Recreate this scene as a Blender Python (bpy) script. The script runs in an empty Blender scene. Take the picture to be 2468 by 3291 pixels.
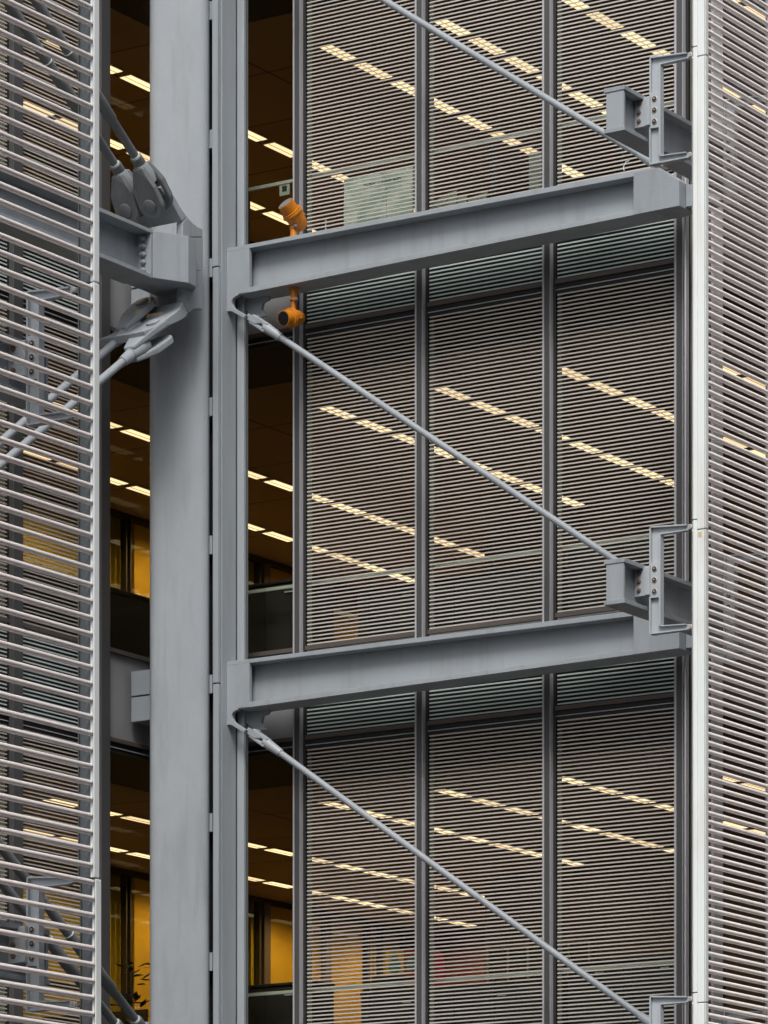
import bpy, bmesh, math, random
from mathutils import Vector, Matrix
random.seed(7)
S = bpy.context.scene
C = S.collection
R = math.radians

# ------------------------------------------------------------------ camera
# world X runs along the recess end wall, world Y along the street facade, Z up
EYE = 1.6
TH = math.atan2(8936.0, 13775.0)          # heading of the view from the Y axis
FP, CX, HY = 13775.0, 1234.0, 4824.0      # focal length, centre column, horizon row (photo pixels)
cam = bpy.data.cameras.new('camera')
camo = bpy.data.objects.new('camera', cam); C.objects.link(camo); S.camera = camo
camo.location = (0, 0, EYE); camo.rotation_euler = (R(90), 0, TH)
cam.sensor_fit = 'HORIZONTAL'; cam.sensor_width = 36.0; cam.lens = 36.0*FP/2468.0
cam.shift_y = (HY-1645.5)/2468.0
cam.clip_start = 0.5; cam.clip_end = 3000

# ------------------------------------------------------------------ sky, sun, exposure
SUNV = Vector((0.40, -0.76, 1.05)).normalized()
w = bpy.data.worlds.new('World'); S.world = w; w.use_nodes = True
nt = w.node_tree; bg = nt.nodes['Background']
sky = nt.nodes.new('ShaderNodeTexSky'); sky.sky_type = 'NISHITA'; sky.sun_disc = False
sky.sun_elevation = math.asin(SUNV.z); sky.sun_rotation = math.atan2(SUNV.x, SUNV.y)
sky.air_density = 1.0; sky.dust_density = 4.0; sky.ozone_density = 1.0
hsv = nt.nodes.new('ShaderNodeHueSaturation'); hsv.inputs['Saturation'].default_value = 0.35
nt.links.new(sky.outputs[0], hsv.inputs['Color']); nt.links.new(hsv.outputs[0], bg.inputs['Color'])
bg.inputs['Strength'].default_value = 0.13
sl = bpy.data.lights.new('sun', 'SUN'); sl.energy = 1.5; sl.angle = R(18); sl.color = (1.0, 0.96, 0.91)
so = bpy.data.objects.new('sun', sl); C.objects.link(so)
so.rotation_euler = (-SUNV).to_track_quat('-Z', 'Y').to_euler(); so.location = (-10, 0, 60)
S.view_settings.view_transform = 'Standard'; S.view_settings.look = 'None'
S.view_settings.gamma = 1; S.view_settings.exposure = 0.58
S.view_settings.use_curve_mapping = False
S.cycles.max_bounces = 8; S.cycles.diffuse_bounces = 3; S.cycles.glossy_bounces = 3
S.cycles.transparent_max_bounces = 16; S.cycles.transmission_bounces = 4
S.cycles.sample_clamp_indirect = 4.0
S.cycles.use_denoising = True

# ------------------------------------------------------------------ measuring helpers
ct, st = math.cos(TH), math.sin(TH)
def uA(x, V):            # where the sight line of photo column x meets the plane Y = V
    r = (x-CX)/FP; return (r*ct - st)*V/(ct + r*st)
def vB(x, U):            # where it meets the plane X = U
    r = (x-CX)/FP; return U*(ct + r*st)/(r*ct - st)
def dep(u, v): return -u*st + v*ct
def zz(y, u, v): return EYE + (HY-y)*dep(u, v)/FP
def PA(x, y, V):
    u = uA(x, V); return (u, zz(y, u, V))
def PB(x, y, U):
    v = vB(x, U); return (v, zz(y, U, v))
H = 4.21                 # storey height
VG = 36.42               # glazing plane of the end wall
UG = -26.30              # glazing plane of the recess side wall
UR = -20.05              # glazing plane of the street side at the right
VBM = 35.75              # front of the steel beams
US = -18.33              # front plane of the tube screens

# ------------------------------------------------------------------ materials
def mat(name, col, rough=0.5, metal=0.0, bump=0.0, bscale=60, var=0.0, vscale=3.0, emit=None, es=1.0, spec=0.5, stain=None):
    m = bpy.data.materials.new(name); m.use_nodes = True
    t = m.node_tree; b = t.nodes['Principled BSDF']
    b.inputs['Base Color'].default_value = (*col, 1); b.inputs['Roughness'].default_value = rough
    b.inputs['Metallic'].default_value = metal
    b.inputs['Specular IOR Level'].default_value = spec
    tc = t.nodes.new('ShaderNodeNewGeometry')
    if var > 0:
        n = t.nodes.new('ShaderNodeTexNoise'); n.inputs['Scale'].default_value = vscale
        n.inputs['Detail'].default_value = 8; n.inputs['Roughness'].default_value = 0.65
        mp = t.nodes.new('ShaderNodeMapping'); mp.inputs['Scale'].default_value = (1, 1, 0.45)
        t.links.new(tc.outputs['Position'], mp.inputs[0]); t.links.new(mp.outputs[0], n.inputs['Vector'])
        cr = t.nodes.new('ShaderNodeMapRange'); cr.inputs[1].default_value = 0.25; cr.inputs[2].default_value = 0.75
        cr.inputs[3].default_value = 1-var; cr.inputs[4].default_value = 1+var
        t.links.new(n.outputs['Fac'], cr.inputs[0])
        mx = t.nodes.new('ShaderNodeVectorMath'); mx.operation = 'SCALE'
        mx.inputs[0].default_value = col; t.links.new(cr.outputs[0], mx.inputs['Scale'])
        last = mx.outputs[0]
        if stain:
            n2 = t.nodes.new('ShaderNodeTexNoise'); n2.inputs['Scale'].default_value = stain[1]; n2.inputs['Detail'].default_value = 6
            mp2 = t.nodes.new('ShaderNodeMapping'); mp2.inputs['Scale'].default_value = (1, 1, 0.12)
            t.links.new(tc.outputs['Position'], mp2.inputs[0]); t.links.new(mp2.outputs[0], n2.inputs['Vector'])
            r2 = t.nodes.new('ShaderNodeMapRange'); r2.inputs[1].default_value = 0.52; r2.inputs[2].default_value = 0.78
            r2.inputs[3].default_value = 0; r2.inputs[4].default_value = stain[2]
            t.links.new(n2.outputs['Fac'], r2.inputs[0])
            mc = t.nodes.new('ShaderNodeMix'); mc.data_type = 'RGBA'
            t.links.new(r2.outputs[0], mc.inputs[0]); t.links.new(last, mc.inputs[6]); mc.inputs[7].default_value = (*stain[0], 1)
            last = mc.outputs[2]
        t.links.new(last, b.inputs['Base Color'])
        rr = t.nodes.new('ShaderNodeMapRange'); rr.inputs[3].default_value = max(0.05, rough-0.1); rr.inputs[4].default_value = min(1, rough+0.12)
        t.links.new(n.outputs['Fac'], rr.inputs[0]); t.links.new(rr.outputs[0], b.inputs['Roughness'])
    if bump > 0:
        n3 = t.nodes.new('ShaderNodeTexNoise'); n3.inputs['Scale'].default_value = bscale; n3.inputs['Detail'].default_value = 4
        t.links.new(tc.outputs['Position'], n3.inputs['Vector'])
        bp = t.nodes.new('ShaderNodeBump'); bp.inputs['Strength'].default_value = bump; bp.inputs['Distance'].default_value = 0.01
        t.links.new(n3.outputs['Fac'], bp.inputs['Height']); t.links.new(bp.outputs[0], b.inputs['Normal'])
    if emit:
        b.inputs['Emission Color'].default_value = (*emit, 1); b.inputs['Emission Strength'].default_value = es
    return m

def glassmat(name, fac=0.035, tint=(0.9, 0.93, 0.9)):
    m = bpy.data.materials.new(name); m.use_nodes = True
    t = m.node_tree; t.nodes.clear()
    o = t.nodes.new('ShaderNodeOutputMaterial'); mx = t.nodes.new('ShaderNodeMixShader')
    tr = t.nodes.new('ShaderNodeBsdfTransparent'); tr.inputs[0].default_value = (*tint, 1)
    gl = t.nodes.new('ShaderNodeBsdfGlossy'); gl.inputs['Roughness'].default_value = 0.02; gl.inputs['Color'].default_value = (0.9, 0.95, 0.92, 1)
    fr = t.nodes.new('ShaderNodeFresnel'); fr.inputs['IOR'].default_value = 1.0+fac*10
    ge = t.nodes.new('ShaderNodeNewGeometry'); iv = t.nodes.new('ShaderNodeMath'); iv.operation = 'SUBTRACT'; iv.inputs[0].default_value = 1.0
    t.links.new(ge.outputs['Backfacing'], iv.inputs[1]); mu = t.nodes.new('ShaderNodeMath'); mu.operation = 'MULTIPLY'
    t.links.new(fr.outputs[0], mu.inputs[0]); t.links.new(iv.outputs[0], mu.inputs[1])
    t.links.new(mu.outputs[0], mx.inputs[0]); t.links.new(tr.outputs[0], mx.inputs[1]); t.links.new(gl.outputs[0], mx.inputs[2])
    t.links.new(mx.outputs[0], o.inputs['Surface'])
    return m

STEEL = mat('grey_steel_paint', (0.262, 0.290, 0.316), 0.5, bump=0.22, bscale=85, var=0.13, vscale=2.2, stain=((0.14, 0.135, 0.125), 9.0, 0.35))
STEELS = mat('grey_smooth_steel_paint', (0.290, 0.320, 0.346), 0.4, bump=0.06, bscale=30, var=0.06, vscale=2.0, stain=((0.15, 0.14, 0.13), 8.0, 0.3))
RODM = mat('grey_rod_paint', (0.27, 0.298, 0.325), 0.38, bump=0.05, bscale=40, var=0.08, vscale=3, stain=((0.10, 0.09, 0.085), 6.0, 0.25))
WHITE = mat('white_post_paint', (0.74, 0.78, 0.775), 0.4, var=0.04, vscale=1.5, stain=((0.40, 0.32, 0.27), 7.0, 0.28))
TUBE = mat('satin_white_tube', (0.88, 0.81, 0.775), 0.30, metal=0.12, var=0.04, vscale=1.0)
TUBER = mat('worn_tube_cap', (0.28, 0.21, 0.19), 0.5, var=0.1)
BRKT = mat('pale_grey_cast_paint', (0.37, 0.405, 0.432), 0.40, bump=0.10, bscale=60, var=0.07, stain=((0.18, 0.16, 0.15), 6.0, 0.3))
MUL = mat('mullion_grey', (0.062, 0.062, 0.064), 0.4, var=0.06, vscale=2)
MULL = mat('mullion_edge_aluminium', (0.44, 0.44, 0.46), 0.35, metal=0.2, var=0.05)
GASK = mat('black_gasket', (0.010, 0.010, 0.010), 0.6)
BROWN = mat('bronze_transom', (0.085, 0.070, 0.062), 0.45, var=0.08)
LOUV = mat('louvre_slat_paint', (0.455, 0.43, 0.395), 0.45, var=0.06, vscale=4)
SPANR = mat('dark_bronze_spandrel', (0.030, 0.024, 0.018), 0.3)
LOUVC = mat('cool_louvre_frit', (0.56, 0.60, 0.585), 0.45, var=0.05, vscale=4)  # frit's cool tone, with light from above put into the colour
PLATE = mat('darker_plate_grey', (0.150, 0.172, 0.180), 0.5, bump=0.25, bscale=40, var=0.14, vscale=2.0, stain=((0.09, 0.09, 0.085), 4.0, 0.35))  # darker grey than the column steel, with random stains
RODD = mat('shaded_weathered_rod_paint', (0.135, 0.145, 0.155), 0.45, bump=0.06, bscale=40, var=0.10, vscale=3, stain=((0.06, 0.055, 0.05), 6.0, 0.3))  # underside shade of the upper rods and forks put into the grey
SPAN = mat('dark_green_spandrel_glass', (0.016, 0.032, 0.028), 0.16, spec=0.35)
SPANM = mat('grey_spandrel_sheet', (0.24, 0.245, 0.255), 0.45, var=0.08, vscale=1.5)
INNER = mat('inner_frame_paint', (0.30, 0.28, 0.23), 0.6, var=0.05)
ORANGE = mat('orange_enamel', (0.50, 0.165, 0.004), 0.45, bump=0.15, bscale=80, var=0.14, vscale=14, stain=((0.12, 0.035, 0.01), 30, 0.5))
LENS = mat('lamp_lens', (0.20, 0.21, 0.225), 0.12, var=0.05)
LENSD = mat('dark_lamp_lens', (0.012, 0.014, 0.016), 0.08)
RUST = mat('rusty_bolt', (0.16, 0.10, 0.075), 0.6, var=0.2, vscale=40)
BOLT = mat('bolt_brass_washer', (0.46, 0.37, 0.31), 0.4, metal=0.5, var=0.1, vscale=40)
BLACK = mat('black_hole', (0.008, 0.008, 0.008), 0.7)
GLASS = glassmat('window_glass', 0.022)
GLASS2 = glassmat('partition_glass', 0.055, (0.92, 0.90, 0.75))
WALLO = mat('amber_wall_paint', (0.74, 0.54, 0.12), 0.7, var=0.22, vscale=0.7)
WALLB = mat('brown_wall_paint', (0.16, 0.11, 0.07), 0.7, var=0.1, vscale=0.8)
WALLY = mat('olive_partition_film', (0.42, 0.37, 0.045), 0.6, var=0.1, vscale=0.8)
WALLR = mat('dark_red_wall_paint', (0.06, 0.005, 0.004), 0.6, var=0.1)
CARPET = mat('office_carpet', (0.11, 0.08, 0.06), 0.95, var=0.15, vscale=6)
DARKF = mat('dark_laminate', (0.022, 0.018, 0.016), 0.5, var=0.1)
WOODF = mat('tan_laminate', (0.30, 0.17, 0.08), 0.5, var=0.1)
PLASW = mat('pale_office_plastic', (0.45, 0.45, 0.40), 0.6, var=0.05)
ASPH = mat('asphalt', (0.03, 0.03, 0.031), 0.85, bump=0.3, bscale=25, var=0.2, vscale=1.2)
LAMP = mat('lamp_diffuser', (0.8, 0.7, 0.5), 0.5, emit=(1.0, 0.68, 0.39), es=1.2)
_t = LAMP.node_tree; _oi = _t.nodes.new('ShaderNodeObjectInfo'); _mr = _t.nodes.new('ShaderNodeMapRange')
_mr.inputs[3].default_value = 0.9; _mr.inputs[4].default_value = 1.35
_t.links.new(_oi.outputs['Random'], _mr.inputs[0]); _t.links.new(_mr.outputs[0], _t.nodes['Principled BSDF'].inputs['Emission Strength'])
LEAF = mat('dark_leaf', (0.02, 0.035, 0.012), 0.5, var=0.2, vscale=12)

def ceilmat():
    m = mat('ceiling_tile', (0.30, 0.22, 0.15), 0.8)
    t = m.node_tree; b = t.nodes['Principled BSDF']
    g = t.nodes.new('ShaderNodeNewGeometry'); mp = t.nodes.new('ShaderNodeMapping')
    mp.inputs['Location'].default_value = (0.35, 0.2, 0)
    br = t.nodes.new('ShaderNodeTexBrick'); br.offset = 0; br.inputs['Scale'].default_value = 1.0
    br.inputs['Brick Width'].default_value = 1.5; br.inputs['Row Height'].default_value = 1.48
    br.inputs['Mortar Size'].default_value = 0.012; br.inputs['Mortar'].default_value = (0.04, 0.025, 0.015, 1)
    br.inputs['Color1'].default_value = (0.30, 0.22, 0.15, 1); br.inputs['Color2'].default_value = (0.27, 0.20, 0.135, 1)
    t.links.new(g.outputs['Position'], mp.inputs[0]); t.links.new(mp.outputs[0], br.inputs['Vector'])
    t.links.new(br.outputs['Color'], b.inputs['Base Color'])
    return m
CEIL = ceilmat()
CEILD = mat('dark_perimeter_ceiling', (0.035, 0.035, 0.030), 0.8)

def boardmat():          # glass board with faint wiped marker sketches
    m = mat('whiteboard_surface', (0.62, 0.70, 0.64), 0.35)
    t = m.node_tree; b = t.nodes['Principled BSDF']
    g = t.nodes.new('ShaderNodeNewGeometry'); n = t.nodes.new('ShaderNodeTexNoise'); n.inputs['Scale'].default_value = 4.0
    n.inputs['Detail'].default_value = 7; n.inputs['Distortion'].default_value = 1.0
    t.links.new(g.outputs['Position'], n.inputs['Vector'])
    r = t.nodes.new('ShaderNodeValToRGB'); r.color_ramp.elements[0].position = 0.38; r.color_ramp.elements[0].color = (0.40, 0.50, 0.44, 1)
    r.color_ramp.elements[1].position = 0.62; r.color_ramp.elements[1].color = (0.78, 0.82, 0.76, 1)
    t.links.new(n.outputs['Fac'], r.inputs[0]); t.links.new(r.outputs[0], b.inputs['Base Color'])
    return m
BOARD = boardmat()

# ------------------------------------------------------------------ mesh builder
class MB:
    def __init__(s): s.v = []; s.f = []; s.m = []; s.sm = []
    def add(s, vs, fs, mi=0, smooth=False):
        o = len(s.v); s.v += [tuple(p) for p in vs]
        for f in fs: s.f.append([o+i for i in f]); s.m.append(mi); s.sm.append(smooth)
        return s
    def box(s, x0, x1, y0, y1, z0, z1, mi=0):
        x0, x1 = sorted((x0, x1)); y0, y1 = sorted((y0, y1)); z0, z1 = sorted((z0, z1))
        vs = [(x0,y0,z0),(x1,y0,z0),(x1,y1,z0),(x0,y1,z0),(x0,y0,z1),(x1,y0,z1),(x1,y1,z1),(x0,y1,z1)]
        return s.add(vs, [(0,3,2,1),(4,5,6,7),(0,1,5,4),(1,2,6,5),(2,3,7,6),(3,0,4,7)], mi)
    def prism(s, poly, axis, a0, a1, mi=0):
        # poly: list of 2D points; axis 'y' -> (x,z) swept in y ; 'x' -> (y,z) swept in x ; 'z' -> (x,y) swept in z
        def P(p, a):
            return (p[0], a, p[1]) if axis == 'y' else (a, p[0], p[1]) if axis == 'x' else (p[0], p[1], a)
        n = len(poly)
        bm = bmesh.new()
        lo = [bm.verts.new(P(p, a0)) for p in poly]; hi = [bm.verts.new(P(p, a1)) for p in poly]
        bm.faces.new(lo); bm.faces.new(hi[::-1])
        for i in range(n): bm.faces.new((lo[i], lo[(i+1) % n], hi[(i+1) % n], hi[i]))
        bmesh.ops.recalc_face_normals(bm, faces=bm.faces)
        bm.verts.index_update()
        s.add([v.co[:] for v in bm.verts], [[v.index for v in f.verts] for f in bm.faces], mi); bm.free()
        return s
    def lathe(s, p0, d, prof, n=24, mi=0, up=None):
        # prof: list of (t along d, radius[, material])
        d = Vector(d).normalized(); p0 = Vector(p0)
        a = d.orthogonal().normalized(); b = d.cross(a)
        o = len(s.v)
        for pr in prof:
            c = p0 + d*pr[0]
            for k in range(n):
                an = 2*math.pi*k/n; s.v.append(tuple(c + (a*math.cos(an)+b*math.sin(an))*pr[1]))
        for i in range(len(prof)-1):
            mm = prof[i+1][2] if len(prof[i+1]) > 2 else mi
            for k in range(n):
                s.f.append([o+i*n+k, o+i*n+(k+1) % n, o+(i+1)*n+(k+1) % n, o+(i+1)*n+k]); s.m.append(mm); s.sm.append(True)
        s.f.append([o+k for k in range(n)][::-1]); s.m.append(prof[0][2] if len(prof[0]) > 2 else mi); s.sm.append(False)
        l = (len(prof)-1)*n
        s.f.append([o+l+k for k in range(n)]); s.m.append(prof[-1][2] if len(prof[-1]) > 2 else mi); s.sm.append(False)
        return s
    def rod(s, p0, p1, r, n=16, mi=0):
        p0, p1 = Vector(p0), Vector(p1)
        return s.lathe(p0, p1-p0, [(0, r), ((p1-p0).length, r)], n, mi)
    def build(s, name, mats, parent=None, bevel=0.0, origin=None, segs=2, sharp=35):
        if not isinstance(mats, (list, tuple)): mats = [mats]
        xs = [p[0] for p in s.v]; ys = [p[1] for p in s.v]; zs = [p[2] for p in s.v]
        c = ((min(xs)+max(xs))/2, (min(ys)+max(ys))/2, min(zs)) if origin is None else origin
        me = bpy.data.meshes.new(name)
        me.from_pydata([(p[0]-c[0], p[1]-c[1], p[2]-c[2]) for p in s.v], [], s.f)
        for m in mats: me.materials.append(m)
        me.polygons.foreach_set('material_index', s.m); me.polygons.foreach_set('use_smooth', s.sm)
        if bevel > 0:
            me.update(); bm = bmesh.new(); bm.from_mesh(me)
            bmesh.ops.remove_doubles(bm, verts=bm.verts, dist=1e-5)
            es = [e for e in bm.edges if len(e.link_faces) == 2 and e.calc_face_angle(0) > R(sharp)]
            try: bmesh.ops.bevel(bm, geom=es, offset=bevel, segments=segs, affect='EDGES', clamp_overlap=True, profile=0.5)
            except Exception: pass
            bm.to_mesh(me); bm.free()
        me.update()
        if any(s.sm): me.set_sharp_from_angle(angle=R(38))
        o = bpy.data.objects.new(name, me); C.objects.link(o)
        if parent:
            o.parent = parent; base = world_loc(parent); o.location = Vector(c)-base
        else: o.location = c
        return o
def world_loc(o):
    l = Vector((0, 0, 0))
    while o: l += o.location; o = o.parent
    return l
def tag(o, label, cat, group=None):
    o['label'] = label; o['category'] = cat
    if group: o['group'] = group
    return o
def thing(name, loc, label, cat, group=None):
    o = bpy.data.objects.new(name, None); C.objects.link(o); o.location = loc; o.empty_display_size = 0.1
    return tag(o, label, cat, group)
def struct(o): o['kind'] = 'structure'; return o
def copy_tree(o, delta, label=None, parent=None):
    c = o.copy(); C.objects.link(c)
    if parent is None: c.location = o.location + Vector(delta)
    else: c.parent = parent
    if label: c['label'] = label
    for ch in [x for x in list(o.children)]: copy_tree(ch, delta, None, c)
    return c
FLN = {1: 'upper', 2: 'middle', 3: 'lower'}       # the three office floors in the photo, top to bottom
def zf(k): return -(k-1)*H                        # shift of floor k against the upper one

# ================================================================== SETTING
g = MB(); g.add([(-900,-900,0),(900,-900,0),(900,900,0),(-900,900,0)], [(0,1,2,3)])
struct(g.build('ground', ASPH, origin=(0, 0, 0)))

ob = thing('office_block', (15, 10, 0), 'plain office block across the street, behind the viewer', 'building')
OBW = mat('street_block_stone', (0.10, 0.095, 0.09), 0.8, var=0.1, vscale=0.5)
MB().box(6.5, 24, -45, 95, 0, 30).build('wall', OBW, ob)
ow = MB()
for fl_ in range(7):
    for j_ in range(34): ow.box(6.40, 6.49, -42+j_*4, -39.2+j_*4, 1.2+fl_*4.2, 3.9+fl_*4.2)
ow.build('windows', mat('street_block_glass', (0.02, 0.022, 0.025), 0.15), ob)
# interior storeys -------------------------------------------------- (relative levels of the upper floor)
ZC = EYE + 16.31            # ceiling of the upper floor
COFF = {1: -0.22, 2: 0.0, 3: -0.15}   # measured drop of each storey's ceiling
ZFL = EYE + 12.86           # floor finish of the upper floor
foot = [(-33.2, 21), (UG-0.16, 21), (UG-0.16, VG+0.16), (UR-0.16, VG+0.16), (UR-0.16, 49.2), (-33.2, 49.2)]
for k in (0, 1, 2, 3):
    z1 = ZFL + H + zf(k+0) - 0.0 - H      # top of slab = floor of storey k
    z0 = ZC + zf(k) - H + COFF[min(k+1, 3)]  # ceiling of storey k+1
    struct(MB().prism(foot, 'z', z0+0.02, z1-0.01).build('floor', CARPET))
    if k < 3:
        cp = MB(); cp.prism([(-33.0, 21.2), (UG-1.3, 21.2), (UG-1.3, VG+1.9), (UR-1.3, VG+1.9), (UR-1.3, 49), (-33.0, 49)], 'z', z0-0.01, z0+0.019)
        struct(cp.build('ceiling', CEIL))
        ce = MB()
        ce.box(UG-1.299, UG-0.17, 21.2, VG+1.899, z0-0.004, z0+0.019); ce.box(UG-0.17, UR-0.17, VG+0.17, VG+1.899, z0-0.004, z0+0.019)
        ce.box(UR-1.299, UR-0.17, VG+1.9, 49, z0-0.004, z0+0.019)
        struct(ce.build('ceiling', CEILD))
# walls of the rooms (inner)
zb, zt = ZFL+zf(3)-0.4, ZC+0.6
for nm, bx, m in (('office_wall', (-31.50, -31.35, 21, 49.2), WALLY), ('office_wall', (-31.34, -27.95, 49.2, 49.35), WALLB),
                  ('office_wall', (-27.9, -27.75, 45.3, 49.2), WALLB), ('office_wall', (-27.75, UR-0.2, 45.2, 45.35), WALLB),
                  ('office_wall', (-33.2, UG, 20.85, 21.0), WALLB)):
    o = MB().box(*bx, zb, zt).build(nm, m); struct(o)
# right street side beyond the first windows, and building mass behind
struct(MB().box(UR-0.3, UR-0.1, 40.95, 45.2, zb, zt).build('office_wall', WALLB))

# ================================================================== CURTAIN WALL : end wall (faces the camera side)
MX = [948-10, 1333, 1741, 2163]             # photo columns of mullion left edges
MU = [-24.735, -23.25, -21.755, -20.265]    # left edge of each mullion
for i in range(3): pass
BAYS = [(-26.12, MU[0], 'corner'), (MU[0], MU[1], 'first'), (MU[1], MU[2], 'second'), (MU[2], MU[3], 'third')]
ZTR = EYE + 12.01 + H       # transom of the upper floor (its head)
ZSI = EYE + 8.717 + H       # sill of the upper floor
ztop, zbot = ZTR + H, EYE + 1.0
def mullion_A(u0):
    t = thing('mullion', (u0, VG, zbot), '', 'mullion', 'vertical mullions of the office glazing')
    MB().box(u0, u0+0.150, VG+0.005, VG+0.04, zbot, ztop).build('gasket', GASK, t)
    MB().box(u0, u0+0.024, VG-0.012, VG+0.004, zbot, ztop).build('edge_strip', MULL, t)
    MB().box(u0+0.038, u0+0.112, VG-0.055, VG+0.004, zbot, ztop).build('cap', MUL, t, bevel=0.004)
    MB().box(u0+0.113, u0+0.118, VG-0.054, VG+0.004, zbot, ztop).box(u0+0.036, u0+0.050, VG-0.0575, VG-0.0555, zbot, ztop).build('cap_edge', MULL, t)
    MB().box(u0+0.01, u0+0.150, VG+0.041, VG+0.12, zbot, ztop).build('inner_frame', INNER, t)
    return t
mlab = ['leftmost tall grey mullion of the end wall, right behind the two orange floodlights',
        'tall grey mullion between the first and second louvred window stacks',
        'tall grey mullion between the second and third louvred window stacks',
        'corner mullion at the right end of the louvred windows, beside the white post']
for i, u0 in enumerate(MU):
    t = mullion_A(u0); t['label'] = mlab[i]

def slats(mb, a0, a1, plane, z0, z1, axis, first, pitch=0.0401, h=0.0140, dpt=0.005):
    n = 0; z = first
    while z < z1-0.004:
        if z > z0+0.004:
            if axis == 'A': mb.box(a0, a1, plane-dpt, plane, z-h/2, z+h/2)
            else: mb.box(plane, plane+dpt, a0, a1, z-h/2, z+h/2)
            n += 1
        z += pitch
    return n
WFR = 0.045
def window_A(u0, u1, k, which):
    dz = zf(k); a0, a1 = u0+0.152, u1-0.002
    if which == 'corner': a0 = u0+0.002
    z0, z1 = ZSI+dz, ZTR+dz
    lv = which != 'corner'
    fl = FLN[k]
    lab = (f'{fl} floor louvred office window, {which} bay right of the orange floodlights' if lv else f'{fl} floor narrow bare window between grey column and first mullion, no louvres')
    t = thing('office_window', ((a0+a1)/2, VG, z0), lab, 'window', 'office windows of the end wall')
    MB().box(a0, a1, VG+0.030, VG+0.040, z0+WFR, z1-0.10).build('glass_pane', GLASS, t)
    MB().box(a0, a1, VG-0.012, VG+0.05, z0, z0+WFR).build('sill', BROWN, t, bevel=0.003)
    f = MB(); f.box(a0, a1, VG+0.012, VG+0.05, z1-0.10, z1-0.001); f.box(a0, a1, VG-0.002, VG+0.011, z1-0.058, z1-0.050)
    f.m = [0]*6+[1]*6
    f.build('head_frame', [GASK, MULL], t)
    if lv:
        s = MB(); slats(s, a0+0.012, a1-0.006, VG+0.012, z0+WFR, z1-0.085, 'A', z0+WFR+0.016); s.build('louvre_slats', LOUV, t)
    return t
def spandrel_A(u0, u1, k, which):
    dz = zf(k); a0, a1 = u0+0.152, u1-0.002
    if which == 'corner': a0 = u0+0.002
    z0, z1 = ZTR+dz, ZSI+H+dz
    lv = which != 'corner'
    lab = (f'dark green louvred spandrel above the {FLN[k]} window of the {which} bay' if lv else f'plain grey sheet spandrel above the {FLN[k]} bare window beside the column')
    t = thing('spandrel_panel', ((a0+a1)/2, VG, z0), lab, 'spandrel panel', 'spandrel panels of the end wall')
    MB().box(a0, a1, VG+0.028, VG+0.048, z0+0.046, z1-0.001).build('panel', SPAN if lv else SPANM, t)
    MB().box(a0, a1, VG-0.014, VG+0.049, z0, z0+0.045).build('bottom_rail', BROWN, t, bevel=0.003)
    if lv:
        s = MB(); slats(s, a0+0.012, a1-0.006, VG+0.012, z0+0.05, z1-0.004, 'A', z0+0.066); s.build('louvre_slats', LOUVC, t)
for k in (1, 2, 3):
    for (u0, u1, wn) in BAYS: window_A(u0, u1, k, wn)
for k in (1, 2, 3):
    for (u0, u1, wn) in BAYS: spandrel_A(u0, u1, k, wn)

# ------------------------------------------------------------------ recess side wall (faces right), seen behind the left screen
vM = [vB(319, UG)-0.045-1.45*i for i in range(3)]
def mullion_B(v1):
    t = thing('mullion', (UG, v1, zbot), '', 'mullion', 'vertical mullions of the office glazing')
    MB().box(UG-0.04, UG-0.005, v1-0.01, v1+0.21, zbot, ztop).build('gasket', GASK, t)
    MB().box(UG-0.004, UG+0.060, v1+0.0, v1+0.155, zbot, ztop).build('cap', MUL, t, bevel=0.004)
    MB().box(UG-0.004, UG+0.012, v1+0.175, v1+0.200, zbot, ztop).build('edge_strip', MULL, t)
    MB().box(UG-0.12, UG-0.041, v1+0.0, v1+0.20, zbot, ztop).build('inner_frame', INNER, t)
    return t
bl = ['grey mullion just right of the left white screen post, before the grey column', 'grey mullion seen through the left tube screen, near the left edge', 'grey mullion far left behind the tube screen']
for i, v in enumerate(vM[:2]): mullion_B(v)['label'] = bl[i]
BB = [(vM[0]+0.21, 36.25, 'corner'), (vM[1]+0.21, vM[0]-0.01, 'near'), (vM[2]+0.21, vM[1]-0.01, 'outer')]
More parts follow.
